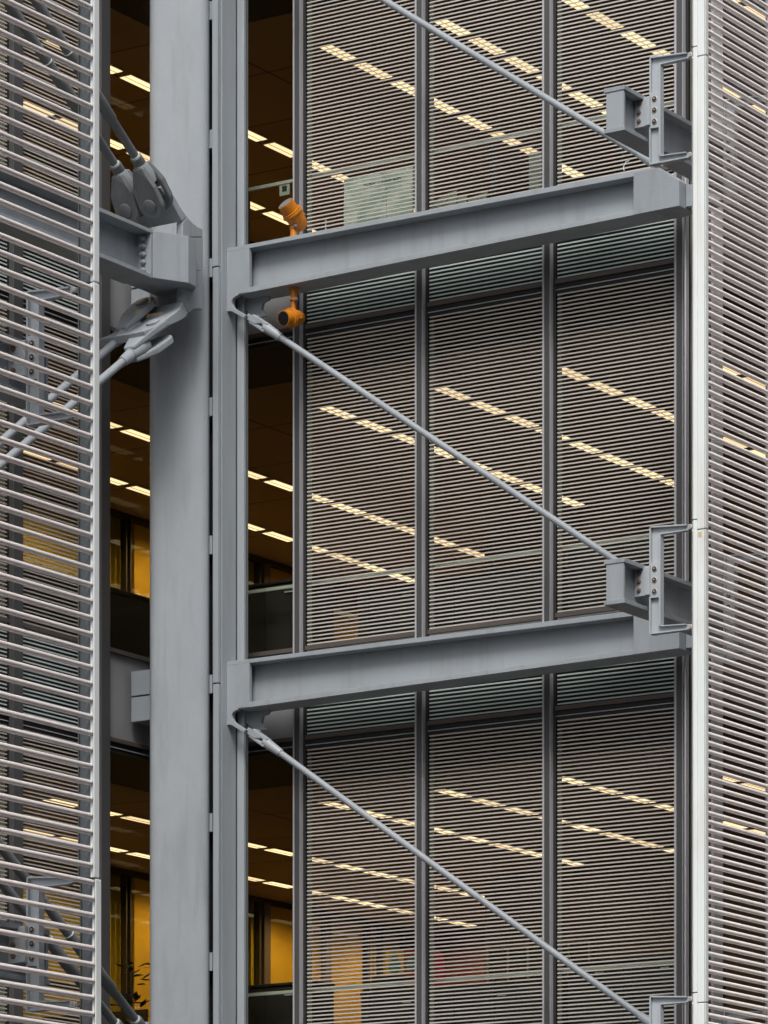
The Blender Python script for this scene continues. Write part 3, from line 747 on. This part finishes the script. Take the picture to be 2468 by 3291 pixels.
# ================================================================== FLOODLIGHTS
def flood(base, axis, head_c, label, inv):
    t = thing('floodlight', base, label, 'floodlight')
    b = Vector(base); ax = Vector(axis).normalized(); hc = Vector(head_c); s = -1 if inv else 1
    MB().lathe(b, (0, 0, s), [(0, 0.055), (0.014, 0.055), (0.018, 0.040), (0.10, 0.036), (0.11, 0.045), (0.125, 0.045)], 24).build('base', ORANGE, t)
    kn = b+Vector((0, 0, s*0.125))
    y = MB(); side = Vector((ct, st, 0))
    y.rod(kn-side*0.0, (hc+ax*0.0)+Vector((0, 0, -s*0.03)), 0.028, 16); y.build('yoke', ORANGE, t)
    MB().lathe(kn+side*0.02+Vector((0.02, -0.03, 0)), (0.4, -0.9, 0), [(0, 0.026), (0.02, 0.024), (0.022, 0.012), (0.035, 0.012)], 12).build('pivot_bolt', RUST, t)
    h = MB(); K = 1.25 if not inv else 1.15
    h.lathe(hc-ax*0.12*K, ax, [(a_*K, b_*K) for a_, b_ in [(0, 0.030), (0.006, 0.046), (0.03, 0.060), (0.10, 0.074), (0.145, 0.078), (0.146, 0.088), (0.160, 0.088), (0.162, 0.083), (0.176, 0.083), (0.178, 0.070), (0.25, 0.068), (0.252, 0.066)]], 36)
    h.build('housing', ORANGE, t)
    MB().lathe(hc+ax*0.127*K, ax, [(0, 0.068*K), (0.010, 0.068*K), (0.012, 0.062*K), (0.002, 0.061*K)], 36).build('rim', ORANGE, t)
    MB().lathe(hc+ax*0.132*K, ax, [(0, 0.058*K), (0.009, 0.058*K)], 36).build('lens', LENS if not inv else LENSD, t)
    o = ax.cross(Vector((ct, st, 0))).normalized()
    for sgn in (-1, 1):
        p = hc + ax*0.035*K + side*sgn*0.088*K
        MB().rod(p-ax*0.02, p+ax*0.02, 0.011, 10).build('clamp', ORANGE, t)
    return t
vl = VBM+0.13
ub, zbm = PA(941, 756.5, vl)
bu, bz = PA(941, 757, VBM)
topz = bz + 0.002
hc = Vector((PA(948, 697, vl)[0], vl, PA(948, 697, vl)[1]))
flood((PA(944, 752, vl)[0], vl, topz), (-.214, -.711, .67), hc, 'orange floodlight standing on top of the upper beam, lens tilted to the sky', False)
uz, ubz = PA(945, 0, vl)[0], PA(945, 912, VBM)[1]
ubz = PA(945, 911.5, VBM)[1]
hc2 = Vector((PA(942, 1022, vl)[0], vl, PA(942, 1022, vl)[1]))
flood((uz, vl, ubz-0.002), (-.11, -.965, -.234), hc2, 'orange floodlight hanging under the upper beam, dark lens facing the street', True)

# ================================================================== INTERIOR
# ceiling lights
lampm = MB(); LL, LW = 0.56, 0.155
lampm.box(-LW/2-0.012, LW/2+0.012, -LL/2-0.012, LL/2+0.012, 0.0, 0.012); nb = 6
lampm.add([(-LW/2, -LL/2, -0.004), (LW/2, -LL/2, -0.004), (LW/2, LL/2, -0.004), (-LW/2, LL/2, -0.004)], [(0, 3, 2, 1)], 1)
lampm.box(-0.003, 0.003, -LL/2, LL/2, -0.010, -0.0045)
first = None
rows = [(-21.8, 39.3, 44.6, 'row nearest the right glazing'), (-23.3, 39.3, 44.9, 'row behind the third bay'), (-24.8, 39.3, 44.9, 'row behind the second bay'), (-26.3, 39.3, 44.9, 'row behind the first bay'),
        (-28.75, 37.5, 48.2, 'row behind the column'), (-30.3, 39.0, 48.4, 'second row behind the column')]
ordn = ['nearest', 'second', 'third', 'fourth', 'fifth', 'sixth', 'seventh', 'eighth', 'ninth', 'tenth', 'eleventh', 'twelfth', 'thirteenth', 'fourteenth', 'fifteenth', 'sixteenth']
for k in (1, 2, 3):
    for (u, v0, v1, rn) in rows:
        n = int((v1-v0)/0.715)+1
        for j in range(n):
            v = v0 + 0.31 + j*0.715
            if first is None:
                o = lampm.build('ceiling_light', [PLASW, LAMP], origin=(0, 0, 0)); first = o
            else:
                o = first.copy(); C.objects.link(o)
            o.location = (u, v, ZC + zf(k) + COFF[k] - 0.025)
            tag(o, f'glowing strip light, {ordn[min(j, 15)]} from the glass, {rn}, {FLN[k]} office floor', 'ceiling light', 'warm strip lights in the office ceilings')
# the light these lamps throw down into the rooms
for k in (1, 2, 3):
    for (u, vv) in ((-23.3, (40.5, 43.5)), (-26.3, (39.8, 42.6)), (-28.75, (33.0, 37.5, 41.5, 46.0)), (-30.2, (34.0, 37.5, 40.5, 43.0, 45.5, 48.0))):
        for v in vv:
            l = bpy.data.lights.new('lamp_light', 'SPOT'); l.energy = 6 if u > -27 else 34 if u > -30 else 60; l.color = (1.0, 0.60, 0.24)
            l.spot_size = R(165); l.spot_blend = 0.5; l.shadow_soft_size = 0.0
            o = bpy.data.objects.new('lamp_light', l); C.objects.link(o); o.location = (u, v, ZC+zf(k)+COFF[k]-0.06)
# guard rails just inside the glass
for k in (1, 2, 3):
    zr = EYE + 9.50 + H + zf(k)
    t = thing('guard_rail', (-23.2, VG+0.42, zr), f'pale horizontal guard rail behind the {FLN[k]} louvred windows', 'rail')
    MB().box(-26.0, -20.3, VG+0.40, VG+0.43, zr-0.018, zr+0.018).build('rail', PLASW, t, bevel=0.004)
    for u in (-25.6, -24.1, -22.6, -21.1): MB().box(u, u+0.03, VG+0.402, VG+0.428, ZFL+zf(k), zr-0.026).build('stanchion', DARKF, t)
    t = thing('guard_rail', (UG-0.42, 33.5, zr), f'dark guard rail behind the {FLN[k]} windows left of the column', 'rail')
    MB().box(UG-0.43, UG-0.40, 30.0, 36.3, zr-0.025, zr+0.025).build('rail', DARKF, t, bevel=0.004)
    for v in (31.0, 32.5, 34.0, 35.5): MB().box(UG-0.428, UG-0.402, v, v+0.03, ZFL+zf(k), zr-0.026).build('stanchion', DARKF, t)

def cabinet(u0, u1, v0, v1, z0, h, label, m=DARKF, doors=2, along='u'):
    t = thing('cabinet', ((u0+u1)/2, (v0+v1)/2, z0), label, 'cabinet', 'low office cabinets and desk screens')
    MB().box(u0, u1, v0+0.02, v1, z0, z0+h-0.03).build('body', m, t, bevel=0.004)
    MB().box(u0-0.01, u1+0.01, v0, v1+0.01, z0+h-0.029, z0+h).build('top', WOODF if doors == 3 else m, t, bevel=0.004)
    w_ = (u1-u0)/max(1, doors)
    for i in range(doors):
        d = MB().box(u0+i*w_+0.006, u0+(i+1)*w_-0.006, v0+0.002, v0+0.019, z0+0.05, z0+h-0.05).build('door', m, t)
        MB().box(u0+(i+0.5)*w_-0.05, u0+(i+0.5)*w_+0.05, v0-0.012, v0+0.001, z0+h-0.14, z0+h-0.125).build('handle', MULL, d)
    return t
def desk(u0, u1, v0, v1, z0, label):
    t = thing('desk', ((u0+u1)/2, (v0+v1)/2, z0), label, 'desk', 'office desks')
    MB().box(u0, u1, v0, v1, z0+0.70, z0+0.73).build('desktop', WOODF, t, bevel=0.004)
    for (a, b) in ((u0+.03, v0+.03), (u1-.07, v0+.03), (u0+.03, v1-.07), (u1-.07, v1-.07)): MB().box(a, a+.04, b, b+.04, z0, z0+.699).build('leg', MUL, t)
    MB().box(u0+.05, u1-.05, v1-.02, v1, z0+.3, z0+1.15).build('screen', DARKF, t, bevel=0.004)
    return t
def monitor(u, v, z0, label):
    t = thing('monitor', (u, v, z0), label, 'monitor', 'desk monitors')
    MB().box(u-.12, u+.12, v-.08, v+.08, z0, z0+.015).build('foot', DARKF, t)
    MB().box(u-.02, u+.02, v-.015, v+.015, z0+.015, z0+.2).build('stem', DARKF, t)
    MB().box(u-.27, u+.27, v-.02, v+.02, z0+.14, z0+.48).build('panel', DARKF, t, bevel=0.006)
for k in (1, 2, 3):
    z0 = ZFL+zf(k); fl = FLN[k]
    if k > 1:
        cabinet(-26.1, -24.9, VG+0.60, VG+1.0, z0, 0.98, f'dark low cabinet inside the bare window, {fl} floor')
        cabinet(-24.5, -22.2, VG+0.9, VG+1.35, z0, 0.85, f'dark low cabinet behind the louvres, left part, {fl} floor')
        cabinet(-22.0, -20.5, VG+0.9, VG+1.35, z0, 1.0, f'dark low cabinet behind the louvres, right part, {fl} floor')
        t = cabinet(-27.4, -26.9, 33.2, 38.6, z0, 0.95 if k == 2 else 0.30, f'dark cabinet behind the window strip left of the column, {fl} floor')
    for j, (u, v) in enumerate(((-25.2, 39.3), (-22.6, 39.6), (-29.5, 38.6), (-25.4, 42.2), (-29.0, 42.8))):
        desk(u-.8, u+.8, v, v+.8, z0, f'desk {["in the near left", "in the near right", "behind the column", "in the far left", "deep in the far left"][j]} of the {fl} office')
        monitor(u+.1, v+.5, z0+.731, f'dark monitor {["in the near left", "in the near right", "behind the column", "in the far left", "deep in the far left"][j]} of the {fl} office')
# glazed meeting-room partition with olive frames, amber room behind
for k in (1, 2, 3):
    z0, z1 = ZFL+zf(k), ZC+zf(k)+COFF[k]-0.012
    t = thing('glass_partition', (-31.25, 44.0, z0), f'glazed partition with dark posts before the amber wall, {FLN[k]} floor', 'partition')
    MB().box(-31.26, -31.245, 37.0, 49.1, z0+0.1, z1-0.06).build('glass_pane', GLASS2, t)
    for (xa, xb) in ((432, 486), (869, 960), (1008, 1186)):
        if k < 3 and xa > 1000: continue
        MB().box(-31.345, -31.29, vB(xa, -31.29), min(vB(xb, -31.29), 49.05), z0, z1).build('amber_panel', WALLO, t)
    if k < 3: MB().box(-31.345, -31.29, vB(962, -31.29), 49.05, z0, z1).build('brown_panel', WALLB, t)
    else: MB().box(-31.345, -31.29, vB(1296, -31.29), 49.08, z0, z1).build('red_panel', WALLR, t)
    for (xa, xb) in ((403, 407), (417, 421), (832, 838), (848, 868), (1046, 1064), (1182, 1188), (1224, 1230)):
        MB().box(-31.285, -31.20, vB(xa, -31.21), vB(xb, -31.21), z0, z1-0.06).build('post', DARKF if xb-xa < 10 else BROWN, t)
    MB().box(-31.285, -31.19, 37.0, 49.1, z1-0.059, z1).build('head', DARKF, t)
    for v in (38.2, 40.2): MB().box(-31.28, -31.21, v, v+0.05, z0, z1-0.06).build('post', DARKF, t)
# whiteboard on the upper floor, behind the first louvred bay
t = thing('whiteboard', (-23.9, VG+0.34, ZSI), 'pale green whiteboard with faint marker notes leaning inside the first upper window', 'whiteboard')
bu0, bu1 = uA(1105, VG+0.33), uA(1326, VG+0.33)
bz0, bz1 = zz(735, bu0, VG+.33), zz(577, bu0, VG+.33)
bd = MB().box(bu0, bu1, VG+0.33, VG+0.35, bz0, bz1).build('board', BOARD, t)
ink = mat('marker_ink', (0.03, 0.035, 0.03), 0.6)
def text(s, u, v, z, size, par, m, rot=0):
    cu_ = bpy.data.curves.new('writing', 'FONT'); cu_.body = s; cu_.size = size; cu_.extrude = 0.0006
    o = bpy.data.objects.new('writing', cu_); C.objects.link(o)
    dg = bpy.context.evaluated_depsgraph_get(); me = bpy.data.meshes.new_from_object(o.evaluated_get(dg))
    bpy.data.objects.remove(o); o = bpy.data.objects.new('writing', me); C.objects.link(o); me.materials.clear(); me.materials.append(m)
    o.parent = par; o.rotation_euler = (R(90), rot, 0); o.location = Vector((u, v, z)) - world_loc(par)
    return o
text('THEY  UNIFORM', bu0+0.24, VG+0.3285, bz1-0.135, 0.062, t, ink, R(-1.5))
text('m w n', bu0+0.20, VG+0.3285, bz1-0.42, 0.05, t, ink)
for yy in range(7): MB().box(bu0+0.52, bu0+0.526, VG+0.3275, VG+0.3295, bz1-0.2-yy*0.055, bz1-0.17-yy*0.055).build('marker_dash', ink, t)
# paper roll / plans in second bay, upper floor
t = thing('paper_stack', (-22.9, VG+0.75, ZSI-0.04), 'crumpled pale sheets piled inside the second upper window', 'papers')
pm = mat('paper', (0.42, 0.42, 0.36), 0.8, var=0.1, vscale=8)
for j in range(6):
    u = uA(1385, VG+0.6)+0.05+0.09*j; h = [0.30, 0.33, 0.27, 0.22, 0.27, 0.15][j]
    zb_ = ZFL+0.02
    MB().prism([(u, zb_), (u+0.12, zb_), (u+0.14+0.02*j, zb_+h+0.15), (u-0.02, zb_+h+0.1+0.02*(j % 3))], 'y', VG+0.6+0.02*j, VG+0.61+0.02*j).build('sheet', pm, t)
# upper floor: pale door-like board behind the second bay right edge
t = tag(MB().box(uA(1700, 37.3), uA(1738, 37.3), 37.3, 37.34, zz(620, uA(1700, 37.3), 37.3), zz(492, uA(1700, 37.3), 37.3)).build('notice_board', mat('pale_board', (0.32, 0.34, 0.30), 0.6, var=0.06)), 'narrow pale board at the right edge of the second upper window', 'board')
# grey notice with print inside upper bare window
t = thing('notice', (uA(905, 37.0), 37.0, zz(610, -24.9, 37)), 'pale notice inside the upper bare window, below its rail', 'notice')
MB().box(uA(898, 37), uA(930, 37), 37.0, 37.01, zz(610, -24.9, 37), zz(568, -24.9, 37)).build('sheet', pm, t)
MB().box(uA(907, 37), uA(922, 37), 36.996, 36.999, zz(598, -24.9, 37), zz(580, -24.9, 37)).build('print', ink, t)
z3 = ZFL+zf(3)
def poster(xc, yc, Vp, wpx, hpx, mbg, lab):
    u0, u1 = uA(xc-wpx/2, Vp), uA(xc+wpx/2, Vp); z0, z1 = zz(yc+hpx/2, u0, Vp), zz(yc-hpx/2, u0, Vp)
    t = thing('poster', ((u0+u1)/2, Vp, z0), lab, 'poster')
    MB().box(u0, u1, Vp, Vp+0.01, z0, z1).build('sheet', mbg, t)
    uc, zc = (u0+u1)/2, z0+(z1-z0)*0.40; rr = (u1-u0)*0.34
    pts = [(uc+rr*math.cos(a), zc+rr*math.sin(a)) for a in [R(60-300*i/20+0) for i in range(21)]]
    pts.append((uc-rr*0.15, zc+rr*1.9)); pts.append((uc+rr*0.15, zc+rr*1.9))
    MB().prism(pts, 'y', Vp-0.006, Vp-0.001).build('drop_shape', mat('blue_drop', (0.02, 0.22, 0.36), 0.6), t)
poster(1268, 3100, 44.6, 58, 92, mat('olive_yellow', (0.45, 0.36, 0.03), 0.7), 'yellow poster with a blue drop shape behind the first lower window')
poster(1322, 3096, 44.6, 46, 84, mat('deep_red', (0.22, 0.02, 0.02), 0.7), 'dark red poster with a blue drop shape behind the first lower window')
o = MB().box(-31.2, -28.9, 49.05, 49.19, z3, z3+3.4).build('wall_board', WALLR); tag(o, 'dark red wall panel deep in the lower office, behind the second bay', 'wall panel')
ul_, zl_ = PA(1404, 3190, 42.5); zh_ = PA(1404, 3062, 42.5)[1]
t = thing('red_lantern', (ul_, 42.5, zl_), 'red glowing cylinder behind the second lower window, above its rail', 'lantern')
MB().lathe((ul_, 42.5, zl_), (0, 0, 1), [(0, 0.04), (0.02, 0.085), (zh_-zl_-0.02, 0.085), (zh_-zl_, 0.04)], 20).build('shade', mat('red_shade', (0.32, 0.006, 0.006), 0.5, emit=(0.8, 0.01, 0.008), es=0.06), t)
MB().rod((ul_, 42.5, zh_), (ul_, 42.5, ZC+zf(3)+COFF[3]-0.012), 0.006, 8).build('cord', DARKF, t)
t = thing('framed_panes', (-27.0, 45.1, EYE+6.4), 'row of five dark framed panes on the far wall of the lower office', 'framed panes')
pu0, pu1 = -27.75, -26.30; pz0, pz1 = EYE+6.42, EYE+6.80
n = 5; w_ = (pu1-pu0)/n
for i in range(n):
    MB().box(pu0+i*w_+0.02, pu0+(i+1)*w_-0.02, 45.15, 45.17, pz0, pz1).build('pane', mat('dark_teal_pane', (0.006, 0.014, 0.012), 0.3) if i == 0 else bpy.data.materials['dark_teal_pane'], t)
fr = MB()
for i in range(n+1): fr.box(pu0+i*w_-0.015, pu0+i*w_+0.015, 45.13, 45.18, pz0-0.03, pz1+0.03)
fr.box(pu0-0.015, pu1+0.015, 45.12, 45.128, pz1+0.0, pz1+0.025); fr.build('frame', PLASW, t)
# office chairs near the bare window
def chair(u, v, z0, label):
    t = thing('office_chair', (u, v, z0), label, 'chair', 'office chairs')
    MB().rod((u, v, z0+0.06), (u, v, z0+0.45), 0.03, 10).build('stem', DARKF, t)
    b = MB()
    for i in range(5):
        a = 2*math.pi*i/5; b.rod((u, v, z0+0.06), (u+0.3*math.cos(a), v+0.3*math.sin(a), z0+0.04), 0.02, 8)
    b.build('base', DARKF, t)
    MB().box(u-.24, u+.24, v-.24, v+.24, z0+.45, z0+.53).build('seat', DARKF, t, bevel=0.03)
    MB().box(u-.22, u+.22, v+.2, v+.27, z0+.62, z0+1.2).build('backrest', DARKF, t, bevel=0.03)
chair(-25.3, 38.6, ZFL+zf(2), 'black office chair inside the middle bare window')
chair(-25.0, 38.4, z3, 'black office chair inside the lower bare window')
chair(-28.2, 37.7, ZFL+zf(2), 'black office chair left of the column on the middle floor')
# potted plant at the lower left window strip
pu, pv = -27.0, vB(418, -27.0)
t = thing('potted_plant', (pu, pv, z3), 'dark leafy pot plant in the lowest window strip left of the column', 'plant')
MB().lathe((pu, pv, z3), (0, 0, 1), [(0, 0.10), (0.28, 0.15), (0.30, 0.15)], 20).build('pot', DARKF, t)
zt_p = zz(3095, pu, pv)
MB().rod((pu, pv, z3+0.28), (pu+0.03, pv, zt_p-0.1), 0.012, 8).build('stem', LEAF, t)
lf = MB()
for i in range(70):
    zc = z3+0.45+random.random()*(zt_p-z3-0.45); a = random.random()*6.28; rr = 0.04+0.2*random.random()
    cpt = Vector((pu+0.02+rr*math.cos(a), pv+rr*math.sin(a), zc)); d = Vector((math.cos(a), math.sin(a), random.uniform(-.3, .7))).normalized()
    s_ = Vector((-math.sin(a), math.cos(a), random.uniform(-.3, .3))).normalized()*0.035; L = 0.075
    lf.add([cpt-d*L, cpt+s_, cpt+d*L, cpt-s_], [(0, 1, 2, 3)])
lf.build('leaves', LEAF, t)

# small loose fittings on the upper beam
wv = VBM+0.05
pts = [(2006, 548), (2003, 540), (2006, 531), (2012, 520), (2022, 516)]
wm = MB()
for (a_, b_) in zip(pts[:-1], pts[1:]):
    pa, pb = PA(*a_, wv), PA(*b_, wv); wm.rod((pa[0], wv, pa[1]), (pb[0], wv, pb[1]), 0.004, 8)
tag(wm.build('wire', WHITE), 'thin pale loose wire curling up from the right end of the upper beam', 'wire')
pa, pb = PA(1047, 740, VG+0.5), PA(1047, 706, VG+0.5)
sm = MB(); sm.rod((pa[0], VG+0.5, pa[1]), (pb[0], VG+0.5, pb[1]), 0.010, 10); sm.box(pa[0]-0.03, pa[0]+0.03, VG+0.48, VG+0.52, pa[1]-0.01, pa[1])
tag(sm.build('short_post', WHITE), 'tiny white stub post just above the upper beam, right of the floodlight', 'post')
